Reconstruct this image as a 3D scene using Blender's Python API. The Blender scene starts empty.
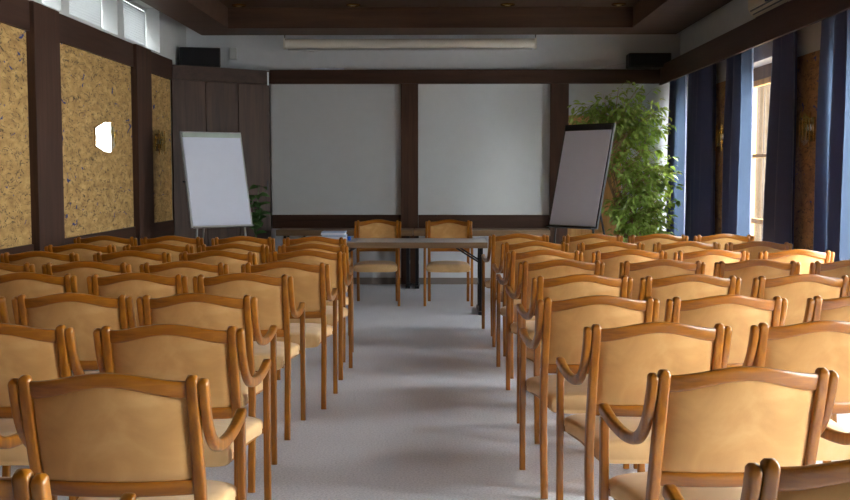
import bpy, bmesh, math, random
from mathutils import Vector, Matrix
random.seed(7)
S = bpy.context.scene
COL = S.collection
PI = math.pi

# ------------------------------------------------------------------ materials
def srgb(r, g, b):
    f = lambda c: (c/12.92 if c <= .04045 else ((c+.055)/1.055)**2.4)
    return (f(r/255), f(g/255), f(b/255), 1)

class NT:
    def __init__(s, name):
        s.m = bpy.data.materials.new(name); s.m.use_nodes = True
        s.t = s.m.node_tree; s.t.nodes.clear()
        s.out = s.n('ShaderNodeOutputMaterial')
    def n(s, t, **kw):
        x = s.t.nodes.new(t)
        for k, v in kw.items():
            if k in x.inputs: x.inputs[k].default_value = v
            else: setattr(x, k, v)
        return x
    def l(s, a, b): s.t.links.new(a, b)
    def coords(s, scale=(1, 1, 1), rot=(0, 0, 0)):
        c = s.n('ShaderNodeTexCoord'); m = s.n('ShaderNodeMapping')
        m.inputs['Scale'].default_value = scale; m.inputs['Rotation'].default_value = rot
        s.l(c.outputs['Object'], m.inputs['Vector']); return m.outputs[0]
    def ramp(s, fac, stops):
        r = s.n('ShaderNodeValToRGB'); e = r.color_ramp.elements
        while len(e) < len(stops): e.new(.5)
        for q, (p, c) in zip(e, stops): q.position = p; q.color = c
        s.l(fac, r.inputs['Fac']); return r.outputs['Color']
    def mix(s, fac, a, b, mode='MIX'):
        x = s.n('ShaderNodeMix', data_type='RGBA', blend_type=mode)
        for sock, v in ((x.inputs[0], fac), (x.inputs[6], a), (x.inputs[7], b)):
            if hasattr(v, 'is_linked'): s.l(v, sock)
            else: sock.default_value = v
        return x.outputs[2]
    def bsdf(s, color, rough=.5, bump=None, bstr=.2, bdist=.002, **kw):
        b = s.n('ShaderNodeBsdfPrincipled')
        for k, v in kw.items(): b.inputs[k.replace('_', ' ')].default_value = v
        if hasattr(color, 'is_linked'): s.l(color, b.inputs['Base Color'])
        else: b.inputs['Base Color'].default_value = color
        if hasattr(rough, 'is_linked'): s.l(rough, b.inputs['Roughness'])
        else: b.inputs['Roughness'].default_value = rough
        if bump is not None:
            u = s.n('ShaderNodeBump', Strength=bstr, Distance=bdist)
            s.l(bump, u.inputs['Height']); s.l(u.outputs[0], b.inputs['Normal'])
        s.b = b
        s.l(b.outputs[0], s.out.inputs['Surface']); return b

def plain(name, c, rough=.5, noise=.06, **kw):
    t = NT(name)
    nz = t.n('ShaderNodeTexNoise', Scale=9.0, Detail=4.0); t.l(t.coords(), nz.inputs['Vector'])
    d = tuple(x*(1-noise) for x in c[:3])+(1,); h = tuple(min(1, x*(1+noise)) for x in c[:3])+(1,)
    t.bsdf(t.ramp(nz.outputs['Fac'], [(.35, d), (.65, h)]), rough, **kw)
    return t.m

def wood(name, dark, mid, light, rough=.3, axis=2, scale=1., coat=.3, rand=0.):
    t = NT(name)
    sc = [14*scale]*3; sc[axis] = 1.1*scale
    v = t.coords(tuple(sc))
    n1 = t.n('ShaderNodeTexNoise', Scale=1.6, Detail=6.0, Distortion=.5); t.l(v, n1.inputs['Vector'])
    sc2 = [60*scale]*3; sc2[axis] = 2.5*scale
    n2 = t.n('ShaderNodeTexNoise', Scale=2.0, Detail=3.0); t.l(t.coords(tuple(sc2)), n2.inputs['Vector'])
    c = t.ramp(n1.outputs['Fac'], [(.28, dark), (.5, mid), (.74, light)])
    c = t.mix(.22, c, t.ramp(n2.outputs['Fac'], [(.35, dark), (.65, light)]))
    if rand:
        o = t.n('ShaderNodeObjectInfo'); h = t.n('ShaderNodeHueSaturation')
        mr = t.n('ShaderNodeMapRange'); mr.inputs['To Min'].default_value = 1-rand; mr.inputs['To Max'].default_value = 1+rand
        t.l(o.outputs['Random'], mr.inputs['Value']); t.l(mr.outputs[0], h.inputs['Value']); t.l(c, h.inputs['Color'])
        c = h.outputs['Color']
    b = t.bsdf(c, rough, bump=n2.outputs['Fac'], bstr=.05, Specular_IOR_Level=.5 if coat else .25)
    b.inputs['Coat Weight'].default_value = coat; b.inputs['Coat Roughness'].default_value = .15
    return t.m

M = {}
M['chairwood'] = wood('honey_beech', srgb(116, 66, 8), srgb(156, 93, 15), srgb(186, 120, 28), .3, 2, 1., .45, .08)
M['railwood'] = wood('honey_beech_rail', srgb(116, 66, 8), srgb(154, 91, 15), srgb(184, 118, 28), .3, 0, 1., .45, .08)
M['darkwood'] = wood('dark_oak', srgb(54, 37, 29), srgb(71, 49, 39), srgb(86, 60, 48), .55, 2, .6, .0)
M['doorwood'] = wood('oak_cupboard_door', srgb(54, 38, 31), srgb(74, 54, 45), srgb(90, 67, 56), .5, 2, .6, .0)
M['darkbeam'] = wood('dark_oak_beam', srgb(50, 34, 26), srgb(65, 44, 35), srgb(76, 52, 41), .5, 0, .6, .0)
M['darkbeamy'] = wood('dark_oak_long', srgb(50, 34, 26), srgb(65, 44, 35), srgb(76, 52, 41), .5, 1, .6, .0)
M['ceilwood'] = wood('brown_ceiling_wood', srgb(62, 44, 34), srgb(77, 56, 44), srgb(90, 66, 53), .5, 0, .5, .0)
M['pine'] = wood('honey_pine', srgb(176, 122, 62), srgb(206, 152, 88), srgb(224, 176, 114), .45, 2, .5, .1)
M['framewood'] = wood('brown_window_wood', srgb(72, 44, 28), srgb(96, 62, 40), srgb(112, 76, 52), .4, 2, .6, .15)
M['tablewood'] = wood('brown_table_edge', srgb(104, 80, 58), srgb(124, 98, 72), srgb(138, 112, 86), .4, 0, .6, .1)
M['laminate'] = plain('grey_laminate', srgb(206, 204, 208), .28, .03)
M['white'] = plain('white_plaster', srgb(206, 210, 216), .8, .02)
M['reveal'] = plain('white_paint', srgb(204, 206, 206), .6, .02)
M['board'] = plain('projection_white', srgb(196, 200, 203), .5, .012)
M['black'] = plain('black_plastic', srgb(26, 24, 26), .5)
M['blackmetal'] = plain('black_metal', srgb(30, 30, 34), .35, .05, Metallic=.4)
M['aluminium'] = plain('brushed_aluminium', srgb(190, 192, 194), .35, .04, Metallic=.8)
M['paper'] = plain('white_paper', srgb(224, 230, 248), .7, .01)
M['clampgrey'] = plain('pale_green_grey_plastic', srgb(176, 190, 184), .4)
M['cream'] = plain('cream_plastic', srgb(214, 204, 178), .45, .02)
M['blue'] = plain('blue_plastic', srgb(28, 92, 190), .4)
M['paleblue'] = plain('pale_blue_paper', srgb(172, 192, 224), .6)
M['navylogo'] = plain('navy_print', srgb(40, 34, 92), .5)
M['brass'] = plain('polished_brass', srgb(186, 146, 70), .22, .05, Metallic=1.0)
M['casing'] = plain('cream_screen_casing', srgb(226, 221, 210), .45, .02)
M['pot'] = plain('terracotta', srgb(146, 84, 58), .75)
M['soil'] = plain('potting_soil', srgb(48, 36, 28), .95, .2)
M['bark'] = plain('pale_bark', srgb(150, 122, 84), .8, .2)
M['stem'] = plain('green_stem', srgb(78, 104, 52), .6, .1)
M['baseb'] = plain('grey_brown_skirting', srgb(120, 112, 106), .5)
M['ext'] = plain('outdoor_paving', srgb(190, 188, 182), .9, .1)

def suede(name, ca, cb, cc):
    t = NT(name)
    v = t.coords((1, 1, 1))
    n = t.n('ShaderNodeTexNoise', Scale=5.0, Detail=5.0, Distortion=1.2); t.l(v, n.inputs['Vector'])
    n2 = t.n('ShaderNodeTexNoise', Scale=260.0, Detail=2.0); t.l(v, n2.inputs['Vector'])
    c = t.ramp(n.outputs['Fac'], [(.3, ca), (.5, cb), (.72, cc)])
    o = t.n('ShaderNodeObjectInfo'); h = t.n('ShaderNodeHueSaturation')
    mr = t.n('ShaderNodeMapRange'); mr.inputs['To Min'].default_value = .94; mr.inputs['To Max'].default_value = 1.06
    t.l(o.outputs['Random'], mr.inputs['Value']); t.l(mr.outputs[0], h.inputs['Value']); t.l(c, h.inputs['Color'])
    t.bsdf(h.outputs['Color'], .85, bump=n2.outputs['Fac'], bstr=.25, bdist=.001, Sheen_Weight=.25)
    return t.m
M['suede'] = suede('tan_suede', srgb(188, 139, 79), srgb(201, 152, 90), srgb(213, 168, 108))
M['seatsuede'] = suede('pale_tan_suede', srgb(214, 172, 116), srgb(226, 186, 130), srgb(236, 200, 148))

def cork(name, a, b, c):
    t = NT(name)
    v = t.coords((1, .42, 1))
    n = t.n('ShaderNodeTexNoise', Scale=16.0, Detail=6.0, Roughness=.65); t.l(v, n.inputs['Vector'])
    base = t.ramp(n.outputs['Fac'], [(.3, a), (.5, b), (.72, c)])
    # dark flakes: thin ridges of a stretched noise
    w = t.n('ShaderNodeTexNoise', Scale=8.0, Detail=5.0, Distortion=2.4); t.l(v, w.inputs['Vector'])
    ridge = t.ramp(w.outputs['Fac'], [(.475, (0, 0, 0, 1)), (.5, (1, 1, 1, 1)), (.525, (0, 0, 0, 1))])
    w2 = t.n('ShaderNodeTexNoise', Scale=24.0, Detail=2.0); t.l(v, w2.inputs['Vector'])
    gate = t.ramp(w2.outputs['Fac'], [(.40, (0, 0, 0, 1)), (.48, (1, 1, 1, 1))])
    f = t.mix(1., ridge, gate, 'MULTIPLY')
    col = t.mix(f, base, srgb(46, 34, 24))
    vo = t.n('ShaderNodeTexVoronoi', Scale=26.0, Randomness=1.0); t.l(v, vo.inputs['Vector'])
    sp = t.ramp(vo.outputs['Distance'], [(.1, (1, 1, 1, 1)), (.2, (0, 0, 0, 1))])
    vs = t.n('ShaderNodeSeparateColor'); t.l(vo.outputs['Color'], vs.inputs[0])
    g2 = t.ramp(vs.outputs[0], [(.5, (0, 0, 0, 1)), (.52, (1, 1, 1, 1))])
    col = t.mix(t.mix(1., sp, g2, 'MULTIPLY'), col, srgb(58, 42, 28))
    # sparse blue flakes
    bn = t.n('ShaderNodeTexNoise', Scale=7.5, Detail=4.0, Distortion=1.8); t.l(t.coords((1, .5, 1), (.4, .1, .1)), bn.inputs['Vector'])
    bf = t.ramp(bn.outputs['Fac'], [(.665, (0, 0, 0, 1)), (.68, (1, 1, 1, 1))])
    col = t.mix(bf, col, srgb(52, 58, 112))
    t.bsdf(col, .8, bump=n.outputs['Fac'], bstr=.3, bdist=.003)
    return t.m
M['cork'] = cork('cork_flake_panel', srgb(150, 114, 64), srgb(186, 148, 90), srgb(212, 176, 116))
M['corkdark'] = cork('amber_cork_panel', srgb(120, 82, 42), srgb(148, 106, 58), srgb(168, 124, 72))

def carpet():
    t = NT('grey_carpet')
    v = t.coords((1, 1, 1))
    n = t.n('ShaderNodeTexNoise', Scale=85.0, Detail=4.0, Roughness=.75); t.l(v, n.inputs['Vector'])
    n2 = t.n('ShaderNodeTexNoise', Scale=2.5, Detail=3.0); t.l(v, n2.inputs['Vector'])
    c = t.ramp(n.outputs['Fac'], [(.3, srgb(182, 185, 197)), (.5, srgb(222, 225, 237)), (.7, srgb(244, 247, 253))])
    c = t.mix(.12, c, t.ramp(n2.outputs['Fac'], [(.35, srgb(200, 198, 202)), (.65, srgb(226, 225, 229))]))
    t.bsdf(c, .95, bump=n.outputs['Fac'], bstr=.4, bdist=.004)
    return t.m
M['carpet'] = carpet()

def curtain_mat(name, c, transl):
    t = NT(name)
    n = t.n('ShaderNodeTexNoise', Scale=120.0, Detail=2.0); t.l(t.coords((1, 1, .15)), n.inputs['Vector'])
    col = t.ramp(n.outputs['Fac'], [(.3, tuple(x*.85 for x in c[:3])+(1,)), (.7, c)])
    b = t.bsdf(col, .8, Sheen_Weight=.3)
    tr = t.n('ShaderNodeBsdfTranslucent'); tr.inputs['Color'].default_value = transl
    ms = t.n('ShaderNodeMixShader', Fac=.3)
    t.l(b.outputs[0], ms.inputs[1]); t.l(tr.outputs[0], ms.inputs[2]); t.l(ms.outputs[0], t.out.inputs['Surface'])
    return t.m
M['curtain'] = curtain_mat('navy_curtain_cloth', srgb(70, 76, 112), (.085, .125, .20, 1))
M['lightblock'] = plain('navy_light_block', srgb(52, 54, 80), .85)  # opaque, for the added light-blocking sheets behind the curtains

def glass(name, gloss, tint=(1, 1, 1, 1), rough=.02):
    t = NT(name)
    g = t.n('ShaderNodeBsdfGlossy', Roughness=rough); g.inputs['Color'].default_value = (1, 1, 1, 1)
    tp = t.n('ShaderNodeBsdfTransparent'); tp.inputs['Color'].default_value = tint
    b = t.n('ShaderNodeMixShader', Fac=gloss); t.l(tp.outputs[0], b.inputs[1]); t.l(g.outputs[0], b.inputs[2])
    t.l(b.outputs[0], t.out.inputs['Surface']); return t.m
M['pane'] = glass('window_glass', .06, (.96, .98, .97, 1))
M['sconceglass'] = glass('bevelled_glass', .55, (.9, .96, .92, 1))
M['clearglass'] = glass('clear_bevelled_glass', .14, (.92, .96, .93, 1))

def slatmat():
    t = NT('pale_blind_slat')
    b = t.bsdf(srgb(196, 198, 200), .6)
    tr = t.n('ShaderNodeBsdfTranslucent'); tr.inputs['Color'].default_value = (.34, .35, .36, 1)
    ms = t.n('ShaderNodeMixShader', Fac=.2)
    t.l(b.outputs[0], ms.inputs[1]); t.l(tr.outputs[0], ms.inputs[2]); t.l(ms.outputs[0], t.out.inputs['Surface'])
    return t.m
M['slat'] = slatmat()
def leafmat(name, a, b, tl):
    t = NT(name)
    o = t.n('ShaderNodeTexNoise', Scale=11.0, Detail=3.0); t.l(t.coords(), o.inputs['Vector'])
    c = t.ramp(o.outputs['Fac'], [(.35, a), (.65, b)])
    bs = t.bsdf(c, .22)
    tr = t.n('ShaderNodeBsdfTranslucent'); tr.inputs['Color'].default_value = tl
    ms = t.n('ShaderNodeMixShader', Fac=.3)
    t.l(bs.outputs[0], ms.inputs[1]); t.l(tr.outputs[0], ms.inputs[2]); t.l(ms.outputs[0], t.out.inputs['Surface'])
    return t.m
M['ficus'] = leafmat('ficus_leaf', srgb(52, 80, 32), srgb(172, 196, 108), srgb(190, 214, 96))
M['rubber'] = leafmat('dark_leaf', srgb(62, 98, 56), srgb(106, 146, 90), srgb(90, 130, 60))

def emis(name, c, s):
    t = NT(name); e = t.n('ShaderNodeEmission', Strength=s); e.inputs['Color'].default_value = c
    t.l(e.outputs[0], t.out.inputs['Surface']); return t.m

# ------------------------------------------------------------------ mesh helpers
def link(name, bm, mat, parent=None, smooth=False, kind=None):
    me = bpy.data.meshes.new(name)
    bmesh.ops.recalc_face_normals(bm, faces=bm.faces)
    bm.to_mesh(me); bm.free()
    for m in (mat if isinstance(mat, (list, tuple)) else [mat]): me.materials.append(m)
    if smooth:
        for p in me.polygons: p.use_smooth = True
        try: me.set_sharp_from_angle(angle=math.radians(42))
        except Exception: pass
    o = bpy.data.objects.new(name, me); COL.objects.link(o)
    if parent is not None: o.parent = parent
    if kind: o['kind'] = kind
    return o

def bx(bm, x0, x1, y0, y1, z0, z1, bev=0., seg=2, mat=0):
    n0 = len(bm.faces)
    r = bmesh.ops.create_cube(bm, size=1.)
    for v in r['verts']:
        v.co = Vector(((x0+x1)/2+v.co.x*(x1-x0), (y0+y1)/2+v.co.y*(y1-y0), (z0+z1)/2+v.co.z*(z1-z0)))
    if bev > 0:
        es = list({e for v in r['verts'] for e in v.link_edges})
        bmesh.ops.bevel(bm, geom=es, offset=bev, segments=seg, profile=.5, affect='EDGES')
    if mat:
        bm.faces.ensure_lookup_table()
        for f in list(bm.faces)[n0:]: f.material_index = mat
    return bm
def box(x0, x1, y0, y1, z0, z1, bev=0., seg=2):
    return bx(bmesh.new(), x0, x1, y0, y1, z0, z1, bev, seg)

def loft(bm, rings, cap=True, close=True):
    R = [[bm.verts.new(p) for p in r] for r in rings]
    n = len(R[0])
    for a, b in zip(R, R[1:]):
        for i in range(n if close else n-1):
            j = (i+1) % n
            bm.faces.new((a[i], a[j], b[j], b[i]))
    if cap and close:
        bm.faces.new(R[0]); bm.faces.new(R[-1])
    return bm

def superell(w, h, n=12, p=3.2):
    out = []
    for i in range(n):
        a = 2*PI*(i+.5)/n
        c, s = math.cos(a), math.sin(a)
        out.append((w/2*math.copysign(abs(c)**(2/p), c), h/2*math.copysign(abs(s)**(2/p), s)))
    return out

def sweep(bm, pts, w, h, side=Vector((1, 0, 0)), n=12, p=3.2, r0=0., r1=0.):
    """a bar along pts; w across `side`, h across the other normal; r0/r1 round the ends. w/h may be lists"""
    P = [Vector(q) for q in pts]; N = len(P)
    rings = []
    def ring(c, t, sw, sh):
        nrm = t.cross(side).normalized(); sd = nrm.cross(t).normalized()
        return [c+sd*a+nrm*b for a, b in superell(sw, sh, n, p)]
    W = w if isinstance(w, (list, tuple)) else [w]*N
    Hh = h if isinstance(h, (list, tuple)) else [h]*N
    for i in range(N):
        t = (P[min(i+1, N-1)]-P[max(i-1, 0)]).normalized()
        if i == 0 and r0:
            for k in (.0, .35, .7):
                q = math.sqrt(1-(1-k)**2)*.85+.1
                rings.append(ring(P[0]-t*r0*(1-k), t, W[0]*q, Hh[0]*q))
        rings.append(ring(P[i], t, W[i], Hh[i]))
        if i == N-1 and r1:
            for k in (.7, .35, .0):
                q = math.sqrt(1-(1-k)**2)*.85+.1
                rings.append(ring(P[i]+t*r1*(1-k), t, W[i]*q, Hh[i]*q))
    return loft(bm, rings)

def tube(bm, pts, r, n=8):
    P = [Vector(q) for q in pts]; N = len(P)
    rr = r if isinstance(r, (list, tuple)) else [r]*N
    rings = []; up = None
    for i in range(N):
        t = (P[min(i+1, N-1)]-P[max(i-1, 0)]).normalized()
        if up is None:
            up = t.orthogonal().normalized()
        up = (up-t*up.dot(t)).normalized(); s = t.cross(up)
        rings.append([P[i]+(up*math.cos(2*PI*k/n)+s*math.sin(2*PI*k/n))*rr[i] for k in range(n)])
    return loft(bm, rings)

def lathe(bm, prof, c=(0, 0, 0), n=24):
    rings = [[Vector((c[0]+r*math.cos(2*PI*k/n), c[1]+r*math.sin(2*PI*k/n), c[2]+z)) for k in range(n)] for r, z in prof]
    return loft(bm, rings)

def smoothpath(pts, sub=5):
    P = [Vector(p) for p in pts]; out = []
    for i in range(len(P)-1):
        p0, p1, p2, p3 = P[max(i-1, 0)], P[i], P[i+1], P[min(i+2, len(P)-1)]
        for k in range(sub):
            t = k/sub
            out.append(.5*((2*p1)+(p2-p0)*t+(2*p0-5*p1+4*p2-p3)*t*t+(3*p1-p0-3*p2+p3)*t**3))
    out.append(P[-1]); return out

def thing(name, label, cat, loc=(0, 0, 0), rz=0., group=None):
    o = bpy.data.objects.new(name, None); COL.objects.link(o)
    o.location = loc; o.rotation_euler = (0, 0, rz); o.empty_display_size = .1
    return tag(o, label, cat, group)
def tag(o, label, cat, group=None):
    o['label'] = label; o['category'] = cat
    if group: o['group'] = group
    return o
def dup(root, loc, rz, label, group=None):
    r = root.copy(); COL.objects.link(r); r.location = loc; r.rotation_euler = (0, 0, rz); r['label'] = label
    if group: r['group'] = group
    for ch in list(root.children):
        c = ch.copy(); COL.objects.link(c); c.parent = r
        for g in list(ch.children):
            d = g.copy(); COL.objects.link(d); d.parent = c
    return r
def struct(name, bm, mat, parent=None, smooth=False):
    return link(name, bm, mat, parent, smooth, None if parent else 'structure')

# ------------------------------------------------------------------ the room
XL, XR, YF, YN, ZC = -3.38, 3.07, 13.87, -3.0, 3.47
SPAN = 2.83
WZ = .06
struct('floor', box(XL-.3, XR+.4, YN-.2, YF+.2, -.1, 0), M['carpet'])

# right wall with window openings
WR = [(12.35, 13.72)]+[(9.47, 11.35), (6.30, 8.52), (3.81, 5.69), (.98, 2.86)]
bm = bmesh.new()
bx(bm, XR, XR+.36, YN-.2, YF+.2, 0, WZ)
bx(bm, XR, XR+.36, YN-.2, YF+.2, 2.56, ZC+.1)
edges = [YF+.2]
for a, b in WR: edges += [b, a]
edges.append(YN-.2)
for i in range(0, len(edges), 2):
    bx(bm, XR, XR+.36, edges[i+1], edges[i], WZ, 2.56)
struct('wall_right', bm, M['reveal'])
# cork on the piers
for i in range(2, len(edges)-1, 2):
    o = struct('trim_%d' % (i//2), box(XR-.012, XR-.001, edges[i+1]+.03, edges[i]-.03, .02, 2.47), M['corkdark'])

# left wall with a clerestory
WL = [(11.16-1.615*k, 12.57-1.615*k) for k in range(9)]
bm = bmesh.new()
bx(bm, XL-.26, XL, YN-.2, YF+.2, 0, 2.87)
bx(bm, XL-.26, XL, YN-.2, YF+.2, 3.42, ZC+.1)
e2 = [YF+.2]
for a, b in WL: e2 += [b, a]
e2.append(YN-.2)
for i in range(0, len(e2), 2):
    bx(bm, XL-.26, XL, e2[i+1], e2[i], 2.87, 3.42)
struct('wall_left', bm, M['reveal'])
# far wall, near wall
struct('wall_back', box(XL-.26, XR+.36, YF, YF+.2, 0, ZC+.1), M['white'])
struct('wall_near', box(XL-.26, XR+.36, YN-.2, YN, 0, ZC+.1), M['white'])

# left wall panelling
t0 = 20
struct('trim_20', box(XL+.001, XL+.03, YN, 12.96, .02, .89), M['darkbeamy'])
struct('trim_21', box(XL+.001, XL+.045, YN, 12.96, 2.61, 2.85), M['darkbeamy'])
struct('trim_22', box(XL-.25, XL+.05, YN, 12.96, 2.852, 2.872), M['reveal'])
k = 23
prev = 12.96
for i in range(6):
    a, b = 11.33-SPAN*i, 11.9-SPAN*i
    struct('trim_%d' % k, box(XL+.001, XL+.08, a, b, .02, 2.85, .004), M['darkwood']); k += 1
    struct('trim_%d' % k, box(XL+.001, XL+.014, b+.001, prev-.001, .892, 2.608), M['cork']); k += 1
    prev = a

# far wall panelling (white panels between dark posts)
yf = YF-.001
struct('trim_40', box(-2.275, 2.795, yf-.10, yf, 2.63, 2.81, .004), M['darkbeam'])
struct('trim_41', box(-.565, -.34, yf-.09, yf, .02, 2.629, .003), M['darkwood'])
struct('trim_42', box(1.385, 1.62, yf-.09, yf, .02, 2.629, .003), M['darkwood'])
struct('trim_43', box(-2.27, -.567, yf-.05, yf, .74, .92, .003), M['darkbeam'])
struct('trim_44', box(-.338, 1.383, yf-.05, yf, .74, .92, .003), M['darkbeam'])
struct('trim_45', box(-2.27, -.567, yf-.03, yf, .921, 2.628), M['board'])
struct('trim_46', box(-.338, 1.383, yf-.03, yf, .921, 2.628), M['board'])
struct('trim_47', box(1.622, 2.32, yf-.03, yf, .10, 2.22, .003), M['pine'])
struct('baseboard_back', box(-2.27, 3.05, yf-.016, yf, .0, .085), M['baseb'])

# curtain pelmet along the windows
bm = bmesh.new()
bx(bm, 2.80, 2.83, YN, YF-.005, 2.61, 2.86)
bx(bm, 2.83, XR-.001, YN, YF-.005, 2.835, 2.86)
struct('trim_50', bm, M['darkbeamy'])

# ceiling: white slab with a hung wooden frame round a coffer
struct('ceiling', box(XL-.26, XR+.36, YN-.2, YF+.2, ZC+.02, ZC+.12), M['white'])
fx0, fx1, gx0, gx1, fy0, fy1, gy0, gy1 = -3.09, 2.93, -2.62, 2.27, YN+.1, 13.5, YN+.6, 12.85
bm = bmesh.new()
zb, zt = 3.22, ZC+.015
bx(bm, fx0, gx0, fy0, fy1, zb, zt); bx(bm, gx1, fx1, fy0, fy1, zb, zt)
bx(bm, gx0, gx1, gy1, fy1, zb, zt); bx(bm, gx0, gx1, fy0, gy0, zb, zt)
bx(bm, gx0, gx1, gy0, gy1, zt-.02, zt)
struct('trim_60', bm, M['ceilwood'])

# windows on the right: recessed wooden casements
def shutterwood():
    t = NT('weathered_shutter_boards')
    w = t.n('ShaderNodeTexNoise', Scale=3.0, Detail=1.0); t.l(t.coords((9, 9, .05)), w.inputs['Vector'])
    t.bsdf(t.ramp(w.outputs['Fac'], [(.36, srgb(52, 40, 26)), (.45, srgb(76, 62, 42)), (.53, srgb(70, 66, 68)), (.6, srgb(58, 46, 34))]), .85, Specular_IOR_Level=.2)
    return t.m
M['shutter'] = shutterwood()
def window_right(n, y0, y1):
    z0, z1 = WZ, 2.56
    xa, xb = XR+.17, XR+.24
    e = .002
    root = bpy.data.objects.new('window_%d' % n, None); COL.objects.link(root); root['kind'] = 'structure'
    root.location = (XR+.2, (y0+y1)/2, z0)
    def part(nm, bm, m):
        o = link(nm, bm, m, root); o.matrix_parent_inverse = Matrix.Translation(-Vector(root.location)); return o
    bm = bmesh.new()
    bx(bm, xa, xb, y0+e, y0+.06, z0+e, z1-e); bx(bm, xa, xb, y1-.06, y1-e, z0+e, z1-e)
    bx(bm, xa, xb, y0+.06, y1-.06, z1-.13, z1-e); bx(bm, xa, xb, y0+.06, y1-.06, z0+e, z0+.07)
    part('window_frame', bm, M['framewood'])
    ym = (y0+y1)/2+.08
    for a, b in ((y0+.062, ym-.002), (ym+.002, y1-.062)):
        bm = bmesh.new()
        xs, xt = xa+.005, xb-.012
        bx(bm, xs, xt, a, a+.075, z0+.072, z1-.132); bx(bm, xs, xt, b-.075, b, z0+.072, z1-.132)
        bx(bm, xs, xt, a+.075, b-.075, z1-.19, z1-.132); bx(bm, xs, xt, a+.075, b-.075, z0+.072, z0+.14)
        bx(bm, xs+.008, xt-.008, a+.075, b-.075, 1.63, 1.665)
        bx(bm, xs+.004, xt-.004, a+.075, b-.075, .945, .995)
        s = part('sash', bm, M['pine'])
        p = link('pane', box(xs+.022, xs+.027, a+.07, b-.07, z0+.13, z1-.18), M['pane'], s)
    bm = box(XR-.03, xa-.002, y0-.0+.004, y1-.004, z0+.001, z0+.03, .004)
    part('window_sill', bm, M['framewood'])
    bm = bmesh.new()
    for k_ in range(5):
        bx(bm, XR+.25+.085*k_, XR+.332+.085*k_, y1-.045, y1-.012, z0+.03, z1-.02, .004)
    part('shutter', bm, M['shutter'])
    bm = bmesh.new()
    for k_ in range(5):
        bx(bm, XR+.25+.085*k_, XR+.332+.085*k_, y0+.012, y0+.045, z0+.03, z1-.02, .004)
    part('shutter', bm, M['shutter'])
for n, (a, b) in enumerate(WR): window_right(n+1, a, b)

# windows on the left: high, with venetian blinds
def window_left(n, y0, y1):
    z0, z1 = 2.875, 3.42
    xa, xb = XL-.245, XL-.195
    e = .002
    root = bpy.data.objects.new('window_%d' % n, None); COL.objects.link(root); root['kind'] = 'structure'
    root.location = (XL-.2, (y0+y1)/2, z0)
    inv = Matrix.Translation(-Vector(root.location))
    def part(nm, bm, m, par=root):
        o = link(nm, bm, m, par)
        if par is root: o.matrix_parent_inverse = inv
        return o
    bm = bmesh.new()
    bx(bm, xa, xb, y0+e, y0+.05, z0+e, z1-e); bx(bm, xa, xb, y1-.05, y1-e, z0+e, z1-e)
    bx(bm, xa, xb, y0+.05, y1-.05, z1-.05, z1-e); bx(bm, xa, xb, y0+.05, y1-.05, z0+e, z0+.045)
    fr = part('window_frame', bm, M['reveal'])
    link('pane', box(xa+.02, xa+.025, y0+.045, y1-.045, z0+.04, z1-.045), M['pane'], fr)
    bm = bmesh.new()
    z = z0+.02; xc = XL-.165
    while z < z1-.05:
        q = [(xc-.006, z+.0180), (xc+.006, z-.0180), (xc+.0066, z-.0178), (xc-.0054, z+.0182)]
        loft(bm, [[Vector((x, yy, zz)) for x, zz in q] for yy in (y0+.012, y1-.012)])
        q = [(xc+.0018, z-.0018), (xc+.0068, z-.0178), (xc+.0092, z-.0178), (xc+.0042, z-.0016)]   # second layer added so part of each slat passes less light
        loft(bm, [[Vector((x, yy, zz)) for x, zz in q] for yy in (y0+.012, y1-.012)])
        z += .027
    bl = part('blind', bm, M['slat'])
    part('blind_rail', box(xc-.015, xc+.015, y0+.01, y1-.01, z1-.045, z1-.005), M['reveal'])
for n, (a, b) in enumerate(WL): window_left(n+20, a, b)

# ground outside
struct('ground', box(-14, 14, -10, 26, -.9, -.8), M['ext'])

# ------------------------------------------------------------------ curtains
def curtain(yt0, yt1, yb0, yb1, label, seed, folds, blocked=((0, 1),)):
    rnd = random.Random(seed)
    NU, NV = folds*14, 12
    ph = [rnd.uniform(.75, 1.25) for _ in range(folds+1)]
    def sheet(u0, u1, off):
        bm = bmesh.new(); rows = []
        for v in range(NV+1):
            f = v/NV
            z = 2.79+(0.04-2.79)*f
            row = []
            for u in range(NU+1):
                s = u0+(u1-u0)*u/NU
                w = s*folds; kf = min(int(w), folds-1)
                amp = .058*ph[kf]*(.75+.3*f)
                y0 = yt0+(yb0-yt0)*f; y1 = yt1+(yb1-yt1)*f
                y = y0+(y1-y0)*s + .014*math.sin(4*PI*w+f*1.2)
                x = 2.945+amp*math.sin(2*PI*w+.5*math.sin(f*2+kf)) + .006*math.sin(7*f+kf)
                row.append(bm.verts.new(Vector((x+off, y, z))))
            rows.append(row)
        for a, b in zip(rows, rows[1:]):
            for u in range(NU): bm.faces.new((a[u], a[u+1], b[u+1], b[u]))
        return bm
    hem = yt0
    root = thing('curtain', label, 'curtain', (2.955, (yt0+yt1)/2, 0), 0, 'navy curtains along the window wall')
    inv = Matrix.Translation(-Vector(root.location))
    o = link('curtain_cloth', sheet(0, 1, 0), M['curtain'], root, True); o.matrix_parent_inverse = inv
    for a, b in blocked:  # opaque sheets added behind the cloth to hold back window light in bands
        o = link('light_block_sheet', sheet(a, b, .018), M['lightblock'], root, True); o.matrix_parent_inverse = inv
    o = link('heading_tape', box(2.952, 2.962, yt0+.01, yt1-.01, 2.785, 2.825), M['curtain'], root); o.matrix_parent_inverse = inv
curtain(13.02, 13.74, 13.0, 13.74, 'narrow navy curtain in the far corner, half behind the leafy tree', 1, 3, ((.5, 1),))
curtain(11.78, 12.74, 11.70, 12.78, 'dark navy curtain just beyond the farther cork pier, second from corner', 2, 4)
curtain(10.24, 11.06, 10.20, 11.08, 'navy curtain with bright edge between farther cork pier and wooden window', 3, 3, ((.42, 1),))
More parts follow.
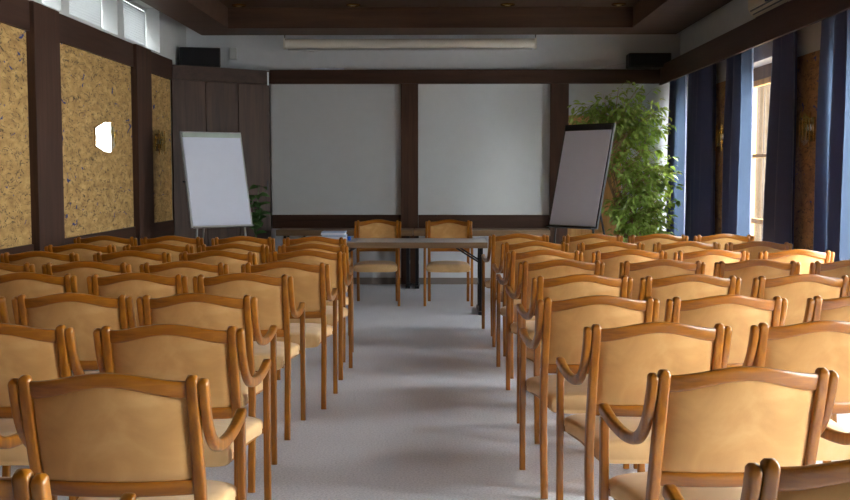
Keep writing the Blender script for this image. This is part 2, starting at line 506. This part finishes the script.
curtain(9.04, 9.54, 8.98, 9.78, 'dark navy curtain between the wooden window and nearer cork pier', 4, 2)
curtain(7.52, 8.30, 7.48, 8.32, 'navy curtain with pale lit folds, nearest in view, beside nearer cork pier', 5, 3, ((.35, .56), (.82, 1)))
for k_, (a, b) in enumerate(((5.72, 6.30), (4.95, 5.62), (3.2, 3.78))):
    curtain(a, b, a-.03, b+.06, ['navy curtain on the near side of the third window', 'navy curtain at the far edge of the fourth window', 'navy curtain on the near side of the fourth window'][k_], 6+k_, 4)

# ------------------------------------------------------------------ chairs
def chair_proto():
    t = thing('armchair', 'x', 'chair')
    Y0 = -.30                                    # post top sits at local y = Y0
    def back_y(z):                               # leaning line of the back above the seat
        return Y0+(.925-z)*.255
    for s in (-1, 1):
        pr = smoothpath([(s*.222, Y0+.075, .004), (s*.222, Y0+.105, .22), (s*.222, Y0+.122, .40), (s*.223, Y0+.108, .52), (s*.224, back_y(.66)+.004, .66), (s*.225, back_y(.80), .80), (s*.225, Y0+.003, .914)], 4)
        n = len(pr)
        hh = [.030+.010*min(1, i/(n*.45)) for i in range(n)]
        hh = [h-(.006*max(0, (i/n-.6)/.4)) for i, h in enumerate(hh)]
        link('rear_leg', sweep(bmesh.new(), pr, .033, hh, r1=.014, n=16, p=5.), M['chairwood'], t, True)
    for s in (-1, 1):
        fx = s*.2595
        link('front_leg', sweep(bmesh.new(), [(fx, Y0+.545, .004), (fx, Y0+.55, .3), (fx, Y0+.555, .668)], .029, [.028, .032, .036], n=16, p=5.), M['chairwood'], t, True)
        ar = smoothpath([(s*.2555, Y0+.006, .905), (s*.2555, Y0+.022, .85), (s*.256, Y0+.05, .785), (s*.2565, Y0+.10, .727), (s*.257, Y0+.175, .690), (s*.258, Y0+.28, .673), (s*.2595, Y0+.40, .672), (s*.2595, Y0+.50, .682), (s*.2595, Y0+.565, .692)], 4)
        n = len(ar)
        ww = [.028+(.008*max(0, (i/n-.6)/.4)) for i in range(n)]
        link('armrest', sweep(bmesh.new(), ar, ww, .036, n=16, p=4., r0=.013, r1=.016), M['chairwood'], t, True)
    # rails of the back
    def bow(u): return -.026*(1-u*u)
    def rail(name, zlo, zhi, th):
        rings = []
        for i in range(25):
            u = -1+2*i/24
            a, b = zlo(u), zhi(u)
            x = u*.211
            ring = []
            zc, hz = (a+b)/2, (b-a)
            for c, d in superell(th, hz, 14, 4.):
                z = zc+d
                ring.append(Vector((x, back_y(z)+bow(u)+c, z)))
            rings.append(ring)
        link(name, loft(bmesh.new(), rings), M['railwood'], t, True)
    arch = lambda u: (.5+.5*math.cos(PI*u))**.9
    ct_lo = lambda u: .925-.064+.036*arch(u)
    ct_hi = lambda u: .925-.014+.028*arch(u)
    rail('crest_rail', ct_lo, ct_hi, .026)
    lo_lo = lambda u: .573
    lo_hi = lambda u: .620
    rail('lower_rail', lo_lo, lo_hi, .024)
    # upholstered back panel
    bm = bmesh.new(); NU, NV = 24, 14
    F = []
    for side in (-1, 1):
        g = []
        for v in range(NV+1):
            f = v/NV; row = []
            for i in range(NU+1):
                u = -1+2*i/NU
                z = lo_hi(u)-.004+(ct_lo(u)+.004-lo_hi(u)+.004)*f
                e = (1-abs(u)**6)*(1-abs(2*f-1)**6)
                row.append(bm.verts.new(Vector((u*.2095, back_y(z)+bow(u)+side*(.002+.013*e**.5), z))))
            g.append(row)
        F.append(g)
    for s_, g in enumerate(F):
        for v in range(NV):
            for i in range(NU):
                q = (g[v][i], g[v][i+1], g[v+1][i+1], g[v+1][i])
                bm.faces.new(q if s_ == 0 else q[::-1])
    A, B = F
    for i in range(NU):
        bm.faces.new((A[0][i], B[0][i], B[0][i+1], A[0][i+1])); bm.faces.new((A[NV][i], A[NV][i+1], B[NV][i+1], B[NV][i]))
    for v in range(NV):
        bm.faces.new((A[v][0], A[v+1][0], B[v+1][0], B[v][0])); bm.faces.new((A[v][NU], B[v][NU], B[v+1][NU], A[v+1][NU]))
    link('back_panel', bm, M['suede'], t, True)
    # seat: lofted front to back, lower edge arched at the sides
    rings = []
    ys = [.108, .112, .125, .16, .22, .30, .38, .46, .53, .565, .585, .592]
    for k_, yy in enumerate(ys):
        f = (yy-.108)/(.592-.108)
        half = .190+.053*min(1, f*1.15)
        top = .462+.016*math.sin(PI*min(1, f*.9+.08))
        bot = .376+.026*math.sin(PI*f)
        sh = 1.
        if k_ == 0 or k_ == len(ys)-1: sh = .55
        elif k_ == 1 or k_ == len(ys)-2: sh = .85
        zc, hz = (top+bot)/2, (top-bot)*sh
        ring = []
        for c, d in superell(half*2*(1 if sh == 1 else .97), hz, 28, 5.):
            bulge = .016*max(0, f-.6)/.4*(1-(c/half)**2)
            cro = .008*(1-(c/half)**2) if d > 0 else 0
            ring.append(Vector((c, Y0+yy+bulge, zc+d+cro)))
        rings.append(ring)
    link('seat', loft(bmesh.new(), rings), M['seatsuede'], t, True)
    bm = bmesh.new()
    bx(bm, -.19, .19, Y0+.15, Y0+.17, .392, .42, .003); bx(bm, -.22, .22, Y0+.52, Y0+.54, .39, .42, .003)
    for s in (-1, 1):
        loft(bm, [[Vector((s*(xx+dx), Y0+yy, z)) for dx, z in ((-.010, zz), (.010, zz), (.010, zz+.03), (-.010, zz+.03))] for xx, yy, zz in ((.185, .15, .40), (.205, .34, .408), (.222, .54, .395))])
    for s in (-1, 1): bx(bm, min(s*.215, s*.247), max(s*.215, s*.247), Y0+.53, Y0+.545, .405, .425)
    link('seat_frame', bm, M['railwood'], t)
    return t

LEFT = {
 1: [(-.999, 1.873)], 2: [(-.904, 2.778), (-1.53, 2.79)], 3: [(-.980, 3.691), (-1.599, 3.704)],
 4: [(-1.105, 4.645), (-1.667, 4.647), (-2.240, 4.636)], 5: [(-1.080, 5.593), (-1.654, 5.599), (-2.262, 5.616)],
 6: [(-.966, 6.350), (-1.585, 6.346), (-2.180, 6.336), (-2.760, 6.304)], 7: [(-.952, 7.273), (-1.570, 7.234), (-2.160, 7.205), (-2.783, 7.148)],
 8: [(-.998, 7.967), (-1.607, 7.967), (-2.182, 7.957), (-2.770, 7.924)], 9: [(-1.095, 8.848), (-1.708, 8.878), (-2.325, 8.909), (-2.892, 8.899)]}
RIGHT = {
 1: [(.847, 1.987)], 2: [(.835, 2.903), (1.465, 2.91)], 3: [(.774, 3.772), (1.388, 3.821)],
 4: [(.680, 4.594), (1.250, 4.623), (1.884, 4.672)], 5: [(.736, 5.560), (1.311, 5.570), (1.910, 5.581)],
 6: [(.731, 6.512), (1.360, 6.524), (1.950, 6.534), (2.545, 6.545)], 7: [(.710, 7.369), (1.308, 7.389), (1.885, 7.400), (2.483, 7.411)],
 8: [(.718, 8.276), (1.315, 8.275), (1.915, 8.286), (2.480, 8.296)], 9: [(.665, 9.313), (1.318, 9.295), (1.895, 9.305), (2.480, 9.316)]}
ORD = ['first', 'second', 'third', 'fourth', 'fifth', 'sixth', 'seventh', 'eighth', 'ninth']
proto = chair_proto(); used = False
def place(x, y, rz, label, group):
    global used
    if not used:
        used = True
        proto.location = (x, y, 0); proto.rotation_euler = (0, 0, rz); proto['label'] = label; proto['group'] = group
        return proto
    return dup(proto, (x, y, 0), rz, label, group)
rc = random.Random(3)
for side, T, rot in (('left', LEFT, 1.3), ('right', RIGHT, 2.5)):
    for r, row in T.items():
        rr = rot+rc.uniform(-.5, .5)+(2.6 if side == 'right' and r == 2 else .8 if side == 'right' else 0)
        for c, (x, y) in enumerate(row):
            seat = ['aisle seat', 'second seat from aisle', 'third seat from aisle', 'outermost seat by the %s' % ('cork wall' if side == 'left' else 'curtains')][c]
            lab = 'tan suede armchair, %s block, %s row from the desk, %s' % (side, ORD[9-r], seat)
            a = math.radians(rr+rc.uniform(-.25, .25))
            place(x-.30*math.sin(a), y+.30*math.cos(a), a, lab, 'armchairs of the %s seating block' % side)
place(-.758, 11.76, PI+.01, 'tan suede armchair behind the desk facing the rows, left of the pair', 'presenter chairs behind the desk')
place(.052, 11.76, PI-.012, 'tan suede armchair behind the desk facing the rows, right of the pair', 'presenter chairs behind the desk')

# ------------------------------------------------------------------ tables
def table(name, label, x0, x1, y0, y1, z, th, legs, group=None, topmat='laminate'):
    t = thing(name, label, 'table', ((x0+x1)/2, (y0+y1)/2, 0), 0, group)
    inv = Matrix.Translation(-Vector(t.location))
    def part(nm, bm, m, par=t, sm=False):
        o = link(nm, bm, m, par, sm)
        if par is t: o.matrix_parent_inverse = inv
        return o
    part('table_top', box(x0+.003, x1-.003, y0+.003, y1-.003, z-.028, z, .002), M[topmat])
    bm = bmesh.new()
    bx(bm, x0, x1, y0, y0+.02, z-th, z-.002, .003); bx(bm, x0, x1, y1-.02, y1, z-th, z-.002, .003)
    bx(bm, x0, x0+.02, y0+.02, y1-.02, z-th, z-.002, .003); bx(bm, x1-.02, x1, y0+.02, y1-.02, z-th, z-.002, .003)
    part('edge_band', bm, M['tablewood'])
    ym = (y0+y1)/2
    for lx, sgn in legs:
        bm = bmesh.new()
        bx(bm, lx-.02, lx+.02, y0+.10, y0+.15, .035, z-th-.001, .004); bx(bm, lx-.02, lx+.02, y1-.15, y1-.10, .035, z-th-.001, .004)
        bx(bm, lx-.02, lx+.02, y0+.15, y1-.15, .30, .34, .003)
        leg = part('leg', bm, M['blackmetal'])
        link('foot', box(lx-.03, lx+.03, y0+.02, y1-.02, .003, .036, .006), M['blackmetal'], leg)
        for yy in (y0+.125, y1-.125):
            link('brace', tube(bmesh.new(), [(lx+sgn*.015, yy, z-.22), (lx+sgn*.26, yy, z-th-.004)], .009), M['blackmetal'], leg, True)
table('desk', 'grey folding desk with brown edge in front of the two facing chairs', -1.28, .45, 10.77, 11.45, .76, .062, ((-1.18, 1), (.385, -1)))
table('side_table', 'long low table along the far wall, left of the dark centre post', -2.13, -.395, 13.25, 13.75, .75, .075, ((-2.03, 1), (-.46, -1)), 'tables along the far wall', 'tablewood')
table('side_table', 'long low table along the far wall, right of the dark centre post', -.385, 1.34, 13.25, 13.75, .75, .075, ((-.345, 1), (1.24, -1)), 'tables along the far wall', 'tablewood')

# booklets and small things on the desk
zb_ = .7605
for k_, (mat, lab, dx, h) in enumerate((('paper', 'white booklet at the bottom of the stack on the desk', 0, .026), ('paleblue', 'pale blue booklet above the bottom one of the desk stack', .006, .022), ('paper', 'white booklet just under the top of the desk stack', -.004, .02), ('paleblue', 'pale blue booklet on top of the desk stack', .003, .016))):
    o = link('booklet', box(-1.31+dx, -1.055+dx, 11.16, 11.37, zb_, zb_+h, .003), M[mat])
    tag(o, lab, 'booklet', 'booklets stacked on the desk'); zb_ += h+.0006
o = link('sponge_eraser', box(-1.015, -.985, 11.0, 11.08, .7605, .803, .008), M['blue'])
tag(o, 'small bright blue eraser standing on the desk beside the booklet stack', 'eraser')

# ------------------------------------------------------------------ flipcharts
def flipchart(label, base, yaw, tilt, w, h, zc, framemat, clampmat, legmat, rim):
    t = thing('flipchart', label, 'flipchart', base, yaw, 'flipcharts either side of the desk')
    # local frame: board faces -y, tilted back; origin on the floor
    T = Matrix.Translation((0, 0, zc)) @ Matrix.Rotation(-tilt, 4, 'X')
    def tb(bm): bmesh.ops.transform(bm, matrix=T, verts=bm.verts); return bm
    bd = link('board', tb(box(-w/2, w/2, -.008, .008, -h/2, h/2, .002)), M['board'], t)
    bm = bmesh.new()
    bx(bm, -w/2-rim, -w/2, -.014, .014, -h/2-rim, h/2+rim); bx(bm, w/2, w/2+rim, -.014, .014, -h/2-rim, h/2+rim)
    bx(bm, -w/2, w/2, -.014, .014, -h/2-rim, -h/2); bx(bm, -w/2, w/2, -.014, .014, h/2, h/2+rim)
    link('board_frame', tb(bm), M[framemat], t)
    link('paper_pad', tb(box(-w/2+.006, w/2-.006, -.02, -.0085, -h/2+.006, h/2-.05)), M['paper'], t)
    c = link('paper_clamp', tb(box(-w/2+.002, w/2-.002, -.030, -.0085, h/2-.055, h/2-.004, .004)), M[clampmat], t)
    link('pen_tray', tb(box(-w/2, w/2, -.075, -.015, -h/2-rim-.012, -h/2-rim, .003)), M[framemat], t)
    top = T @ Vector((0, .02, h*.30))
    for sx in (-1, 1):
        a = T @ Vector((sx*w*.36, .022, h*.30)); b = Vector((sx*(w*.5), -.16, .012))
        lo = T @ Vector((sx*w*.40, .022, -h*.48))
        lg = link('leg', tube(bmesh.new(), [a, lo, b], .012), M[legmat], t, True)
        link('rubber_foot', tube(bmesh.new(), [b+Vector((0, 0, .02)), b-Vector((0, 0, .011))], .016), M['black'], lg, True)
    b = Vector((0, .62, .012))
    lg = link('leg', tube(bmesh.new(), [top, b], .012), M[legmat], t, True)
    link('rubber_foot', tube(bmesh.new(), [b+Vector((0, 0, .02)), b-Vector((0, 0, .011))], .016), M['black'], lg, True)
    kn = T @ Vector((-w*.5-rim-.004, .02, -.02))
    link('knob', lathe(bmesh.new(), [(.012, -.012), (.022, -.01), (.022, .01), (.012, .012)], kn, 14), M['black'], t, True)
flipchart('white flipchart in pale frame before the dark corner cupboard', (-2.53, 11.65, 0), math.radians(36), math.radians(15), .70, 1.06, 1.40, 'aluminium', 'clampgrey', 'aluminium', .012)
flipchart('black framed flipchart leaning beside the tall leafy tree', (1.47, 11.3, 0), math.radians(-49), math.radians(13.5), .655, 1.10, 1.44, 'black', 'black', 'blackmetal', .018)

# ------------------------------------------------------------------ corner cupboard, speakers, far-wall fittings
A_, B_ = Vector((-3.365, 12.99, 0)), Vector((-2.29, 13.80, 0))
ux_ = (B_-A_).normalized(); nx_ = Vector((ux_.y, -ux_.x, 0))         # nx_ points into the room
cp = thing('corner_cupboard', 'tall dark wooden corner cupboard left of the white wall panels', 'cupboard', (A_+B_)/2)
cinv = Matrix.Translation(-Vector(cp.location))
def cpart(nm, bm, m, par=cp):
    o = link(nm, bm, m, par)
    if par is cp: o.matrix_parent_inverse = cinv
    return o
def slab(s0, s1, d0, d1, z0, z1):
    bm = bmesh.new()
    loft(bm, [[A_+ux_*s+nx_*d+Vector((0, 0, z)) for s, d in ((s0, d0), (s1, d0), (s1, d1), (s0, d1))] for z in (z0, z1)])
    return bm
Lc = (B_-A_).length
bm = bmesh.new()
loft(bm, [[A_+Vector((0, 0, z)), B_+Vector((0, 0, z)), Vector((-2.29, 13.862, z)), Vector((-3.365, 13.862, z))] for z in (.01, 2.80)])
cpart('carcass', bm, M['darkwood'])
cpart('fascia', slab(0, Lc, .001, .022, 2.62, 2.80), M['darkbeam'])
cpart('plinth', slab(0, Lc, .001, .012, .01, .10), M['darkbeam'])
for k_ in range(3):
    a, b = Lc*k_/3+.006, Lc*(k_+1)/3-.006
    d = cpart('door', slab(a, b, .001, .02, .115, 2.605), M['doorwood'])
    link('handle', slab(b-.05, b-.035, .021, .035, 1.25, 1.37), M['blackmetal'], d)
cpart('edge_strip', slab(Lc-.035, Lc-.015, .023, .027, 2.61, 2.78), M['aluminium'])

def speaker(label, x0, x1, y0, y1, z0, z1, rz, slant=0.):
    c = ((x0+x1)/2, (y0+y1)/2, z0)
    t = thing('loudspeaker', label, 'loudspeaker', c, rz, 'black loudspeakers in the far corners')
    w, d, h = x1-x0, y1-y0, z1-z0
    bm = box(-w/2, w/2, -d/2+.012, d/2, .004, h, .012)
    for v in bm.verts:
        if slant and v.co.z < h*.3: v.co.x += slant*(v.co.x > 0)
    link('cabinet', bm, M['black'], t)
    link('grille', box(-w/2+.015, w/2-.015, -d/2, -d/2+.011, .018, h-.014, .004), M['blackmetal'], t)
    return t
speaker('black loudspeaker lying on top of the corner cupboard', -3.345, -2.84, 13.28, 13.50, 2.802, 3.045, math.radians(14))
sp = speaker('black loudspeaker on the dark beam above the leafy tree', 2.36, 2.90, 13.58, 13.84, 2.815, 3.0, 0)
link('bracket', box(-.03, .03, -.02, .12, -.002, .005), M['blackmetal'], sp)
tag(link('cable', tube(bmesh.new(), smoothpath([(1.86, 13.80, 2.822), (2.0, 13.80, 2.83), (2.2, 13.81, 2.86), (2.38, 13.845, 2.90)]), .006, 6), M['aluminium'], None, True), 'thin grey cable on the beam running to the loudspeaker above the tree', 'cable')

t = thing('wall_box', 'small white plastic box on the wall beside the loudspeaker over the cupboard', 'wall box', (-2.765, 13.868, 3.03))
link('cover', box(-.05, .05, -.04, -.012, -.075, .075, .006), M['reveal'], t)
link('base_plate', box(-.055, .055, -.011, 0, -.08, .08, .003), M['white'], t)
tag(link('paper_sheaf', box(-1.74, -1.31, 13.78, 13.86, 2.812, 2.832, .006), M['paper']), 'flat white sheaf of paper lying on the dark far-wall beam', 'papers')

sc = thing('projection_screen', 'rolled-up projection screen in a long cream casing under the ceiling', 'projection screen', (-.44, 13.58, 3.12))
bm = bmesh.new()
rings = []
for x in (-1.59, 1.59):
    rings.append([Vector((x, .055*c, .062*s)) for c, s in [(math.cos(2*PI*(i+.5)/16), math.sin(2*PI*(i+.5)/16)) for i in range(16)]])
loft(bm, rings)
link('casing', bm, M['casing'], sc, True)
link('bottom_bar', box(-1.56, 1.56, -.03, .0, -.085, -.0625, .004), M['aluminium'], sc)
for s in (-1, 1):
    link('end_cap', box(s*1.604-.012, s*1.604+.012, -.058, .058, -.066, .066, .004), M['casing'], sc)
    link('hanger', box(s*1.604-.005, s*1.604+.005, -.012, .012, .067, .345, 0), M['blackmetal'], sc)

# downlights in the coffer
first = None
for k_, x in enumerate((-2.44, -1.08, .75, 2.08)):
    lab = 'small round brass ceiling downlight, %s along the far coffer edge' % ['first from the cork wall', 'second from the cork wall', 'third from the cork wall', 'fourth, by the windows'][k_]
    loc = (x, 12.62 if k_ < 3 else 12.6, zt-.021)
    if x == 2.08: loc = (2.06, 12.62, zt-.021)
    if first is None:
        first = thing('downlight', lab, 'ceiling light', loc, 0, 'downlights in the ceiling coffer')
        link('trim_ring', lathe(bmesh.new(), [(.045, -.001), (.085, -.001), (.085, -.012), (.072, -.02), (.05, -.02), (.045, -.012)], (0, 0, 0), 20), M['brass'], first, True)
        link('lens', lathe(bmesh.new(), [(.005, -.006), (.043, -.006), (.043, -.012), (.005, -.015)], (0, 0, 0), 16), M['aluminium'], first, True)
    else: dup(first, loc, 0, lab)

# air conditioner above the pelmet
ac = thing('air_conditioner', 'cream wall air conditioner above the curtain pelmet', 'air conditioner', (3.066, 9.52, 2.90))
bm = bmesh.new()
prof = [(-.005, 0), (-.13, 0), (-.185, .05), (-.215, .10), (-.215, .27), (-.20, .295), (-.005, .30)]
loft(bm, [[Vector((x, y, z)) for x, z in prof] for y in (-.50, .54)])
bmesh.ops.bevel(bm, geom=list(bm.edges), offset=.008, segments=2, affect='EDGES')
link('casing', bm, M['cream'], ac)
for k_ in range(3):
    f = (k_+.5)/3.2
    x, z = -.13-.085*f, .0+.10*f
    link('louvre', box(x-.014, x+.004, -.44, .48, z-.006, z+.004), M['blackmetal'] if k_ else M['black'], ac)
o = link('logo', box(-.2185, -.2155, -.10, -.02, .085, .16, .01), M['navylogo'], ac); o['label'] = 'dark blue round mark'

# ------------------------------------------------------------------ wall lamps
def sconce(label, x, y, z, side, mirror):
    """side=+1: on the left wall, facing +x"""
    t = thing('wall_lamp', label, 'wall lamp', (x, y, z), 0, 'glass wall lamps on the cork panels')
    s = side
    px = .135 if mirror else .062                     # how far the glass stands off the wall
    link('back_plate', box(min(0, s*.012), max(0, s*.012), -.05, .09, -.10, .10, .003), M['brass'], t)
    def facet(nm, p, q, cut0, cut1, m):
        h = .14; c = .055
        P, Q = Vector((s*p[0], p[1], 0)), Vector((s*q[0], q[1], 0))
        d = Q-P; nrm = Vector((d.y, -d.x, 0)).normalized()*.003
        prof = [(0, -h+(c if cut0 else 0)), (0, h-(c if cut0 else 0))]
        if cut0: prof += [(.6, h)]
        prof += [(1, h-(c if cut1 else 0)), (1, -h+(c if cut1 else 0))]
        if cut0: prof += [(.6, -h)]
        pr = [P+d*f+Vector((0, 0, zz)) for f, zz in prof]
        link(nm, loft(bmesh.new(), [[v for v in pr], [v+nrm for v in pr]]), m, t)
    if mirror:
        facet('glass_facet', (.025, -.075), (px, .0213), True, False, M['sconceglass'])
        facet('glass_facet', (px, .024), (px, .15), False, True, M['clearglass'])
        rods = (.022, .152)
    else:
        facet('glass_facet', (px, -.09), (px, .12), True, True, M['clearglass'])
        rods = (-.1, -.03, .06, .13)
    for yy in (-.02, .05):
        st = link('candle_stem', tube(bmesh.new(), [(s*.01, yy, -.05), (s*.035, yy, -.06), (s*.035, yy, -.015)], .006), M['brass'], t, True)
        link('bulb', lathe(bmesh.new(), [(.004, 0), (.011, .01), (.012, .025), (.004, .055)], (s*.035, yy, -.013), 10), M['paper'], st, True)
    link('bracket', tube(bmesh.new(), [(s*.01, .085, .06), (s*px, .085, .06)], .005), M['brass'], t, True)
    for k_, yy in enumerate(rods):
        h = (.06 if mirror else .14) if k_ in (0, 3) or mirror else .09
        link('brass_rod', tube(bmesh.new(), [(s*(px+.004), yy, -h), (s*(px+.004), yy, h)], .005), M['brass'], t, True)
sconce('octagonal glass wall lamp with bright reflections on the large cork panel', XL+.015, 10.15, 1.815, 1, True)
sconce('brass and glass wall lamp on the narrow cork strip by the cupboard', XL+.015, 12.27, 1.825, 1, False)
sconce('brass and glass wall lamp on the nearer cork pier between curtains', XR-.0135, 8.80, 1.83, -1, False)
sconce('brass and glass wall lamp on the farther cork pier between curtains', XR-.0135, 11.53, 1.85, -1, False)

# ------------------------------------------------------------------ plants
def leaf_quad(bm, p, d, n, L, W):
    """a pointed leaf, folded along its rib and drooping at the tip"""
    d = d.normalized(); s = d.cross(n)
    if s.length < 1e-3: s = d.orthogonal()
    s.normalize(); n = s.cross(d).normalized()
    pts = []
    rib = [p, p+d*L*.35+n*L*.03, p+d*L*.7, p+d*L-n*L*.12]
    l = [rib[1]+s*W*.5+n*W*.12, rib[2]+s*W*.36+n*W*.08]
    r = [rib[1]-s*W*.5+n*W*.12, rib[2]-s*W*.36+n*W*.08]
    V = [bm.verts.new(v) for v in rib+l+r]
    a, b, c, e, l1, l2, r1, r2 = V
    for q in ((a, l1, b), (l1, l2, c, b), (l2, e, c), (a, b, r1), (r1, b, c, r2), (r2, c, e)): bm.faces.new(q)

def ficus():
    t = thing('ficus_tree', 'tall leafy green fig tree in the corner by the window', 'potted plant', (2.25, 12.75, 0))
    rnd = random.Random(11)
    pot = link('pot', lathe(bmesh.new(), [(.15, .003), (.19, .30), (.205, .34), (.205, .37), (.185, .37), (.175, .33), (.01, .32)], (0, 0, 0), 28), M['pot'], t, True)
    link('soil', lathe(bmesh.new(), [(.005, .322), (.172, .332), (.17, .336), (.005, .345)], (0, 0, 0), 20), M['soil'], pot)
    bm = bmesh.new(); lf = bmesh.new()
    def grow(p0, p1, r0, r1, wob=.05, n=6):
        P = []
        for i in range(n+1):
            f = i/n
            P.append(p0.lerp(p1, f)+Vector((rnd.uniform(-1, 1), rnd.uniform(-1, 1), rnd.uniform(-.4, .4)))*wob*(0 < f < 1))
        P = smoothpath(P, 3)
        tube(bm, P, [r0+(r1-r0)*i/(len(P)-1) for i in range(len(P))], 6)
        return P
    stems = []
    for k_ in range(6):
        a = 2*PI*k_/6
        b = Vector((.06*math.cos(a), .06*math.sin(a), .33))
        e = Vector((rnd.uniform(-.34, .18), rnd.uniform(-.15, .2), rnd.uniform(1.7, 2.15)))
        stems.append(grow(b, e, .016, .007, .04))
    tips = []
    # leafy masses: (x, y, z) centres with radius and number of twigs
    blobs = [(.02, 0, 2.30, .30, 40), (-.25, .05, 2.18, .26, 18), (-.55, .05, 2.12, .20, 12), (.24, 0, 2.12, .24, 26), (.05, 0, 2.0, .28, 22), (.10, -.05, 1.75, .30, 18),
             (.36, 0, 1.52, .28, 34), (.05, -.1, 1.4, .30, 18), (.40, -.03, 1.2, .26, 30), (-.05, -.1, 1.1, .30, 22), (.25, -.12, .95, .32, 36),
             (-.12, -.1, .82, .28, 16), (.32, -.1, .72, .27, 28), (-.22, 0, 1.75, .2, 10)]
    for (cx, cy, cz, R, n) in blobs:
        for _ in range(n):
            while True:
                q = Vector((rnd.uniform(-1, 1), rnd.uniform(-1, 1), rnd.uniform(-1, 1)))
                if q.length < 1: break
            tip = Vector((cx, cy, cz))+q*R*Vector((1, .75, 1)).length/1.6
            tip.y = max(min(tip.y, .42), -.5)
            tip.x = min(tip.x, .50)
            st = stems[rnd.randrange(len(stems))]
            j = min(range(len(st)), key=lambda i: (st[i]-Vector((tip.x*.4, tip.y*.3, tip.z-.25))).length)
            tips.append((st[j], tip))
    # a pair of long shoots over the flipchart
    for e in (Vector((-.70, .1, 2.30)), Vector((-.66, .08, 2.16)), Vector((-.48, .1, 2.24)), Vector((-.35, .05, 2.28)), Vector((-.58, .05, 2.05))):
        tips.append((stems[0][-1], e)); tips.append((stems[2][-1], e-Vector((-.12, .03, .08))))
    for a, b in tips:
        mid = a.lerp(b, .55)+Vector((0, 0, .06))
        P = smoothpath([a, mid, b], 4)
        tube(bm, P, [.0045-.003*i/(len(P)-1) for i in range(len(P))], 4)
        d0 = (b-a); d0.z *= .3
        nl = rnd.randint(10, 14)
        for i in range(nl):
            f = .42+.58*i/(nl-1)
            p = P[min(int(f*(len(P)-1)), len(P)-1)].lerp(b, max(0, f-.8)*2)
            out = Vector((rnd.uniform(-1, 1), rnd.uniform(-1, 1), rnd.uniform(-.9, .25)))+d0.normalized()*.5 if d0.length > 1e-3 else Vector((rnd.uniform(-1, 1), rnd.uniform(-1, 1), -.4))
            p = p+out.normalized()*.035
            nn = Vector((rnd.uniform(-.6, .6), rnd.uniform(-.6, .6), 1))
            L = rnd.uniform(.07, .115)
            leaf_quad(lf, p, out+Vector((0, 0, -.25)), nn, L, L*.46)
    link('trunk', bm, M['bark'], t, True)
    link('foliage', lf, M['ficus'], t)
ficus()

def rubber_plant():
    t = thing('potted_plant', 'small dark green broad-leaved plant between flipchart and first white panel', 'potted plant', (-2.38, 13.25, 0))
    rnd = random.Random(5)
    pot = link('pot', lathe(bmesh.new(), [(.12, .003), (.14, .5), (.15, .55), (.135, .55), (.125, .5), (.01, .49)], (0, 0, 0), 24), M['pot'], t, True)
    link('soil', lathe(bmesh.new(), [(.005, .491), (.122, .503), (.12, .507), (.005, .512)], (0, 0, 0), 18), M['soil'], pot)
    bm = bmesh.new(); lf = bmesh.new()
    ends = [Vector((.04, 0, 1.30)), Vector((-.05, .02, 1.12)), Vector((.06, -.03, 1.02)), Vector((-.04, -.02, .9))]
    for e in ends:
        P = smoothpath([Vector((0, 0, .50)), Vector((e.x*.2, e.y, .5+(e.z-.5)*.5)), e], 6)
        tube(bm, P, .006, 6)
        for i in range(6, len(P), 2):
            for _ in range(2):
                a = rnd.uniform(0, 2*PI)
                leaf_quad(lf, P[i], Vector((math.cos(a), math.sin(a)*.6, rnd.uniform(-.3, .7))), Vector((0, -.5, 1)), rnd.uniform(.13, .19), rnd.uniform(.085, .12))
    link('stem', bm, M['stem'], t, True)
    link('foliage', lf, M['rubber'], t)
rubber_plant()

# ------------------------------------------------------------------ light
w = bpy.data.worlds.new('World'); S.world = w; w.use_nodes = True
nt = w.node_tree; nt.nodes.clear()
out = nt.nodes.new('ShaderNodeOutputWorld'); bg = nt.nodes.new('ShaderNodeBackground')
bg.inputs['Color'].default_value = (.98, .985, 1.0, 1); bg.inputs['Strength'].default_value = 30.0
nt.links.new(bg.outputs[0], out.inputs['Surface'])
def portal(loc, sx, sy, rot):
    L = bpy.data.lights.new('daylight_portal', 'AREA'); L.shape = 'RECTANGLE'; L.size = sx; L.size_y = sy
    L.cycles.is_portal = True
    o = bpy.data.objects.new('daylight_portal', L); COL.objects.link(o); o.location = loc; o.rotation_euler = rot
for a, b in WR: portal((XR+.37, (a+b)/2, (WZ+2.56)/2), 2.56-WZ, b-a, (0, math.radians(90), 0))
for a, b in WL: portal((XL-.265, (a+b)/2, 3.145), .55, b-a, (0, math.radians(-90), 0))

# ------------------------------------------------------------------ camera
cam = bpy.data.cameras.new('camera'); co = bpy.data.objects.new('camera', cam); COL.objects.link(co)
cam.sensor_width = 36; cam.lens = 1050/850*36; cam.clip_start = .05
co.location = (0, 0, 1.47)
co.rotation_euler = (math.radians(90)-math.atan(77/1050), 0, math.atan(19/1050))
S.camera = co
vs = S.view_settings
vs.view_transform = 'Standard'; vs.look = 'None'; vs.exposure = .2; vs.gamma = 1; vs.use_curve_mapping = False
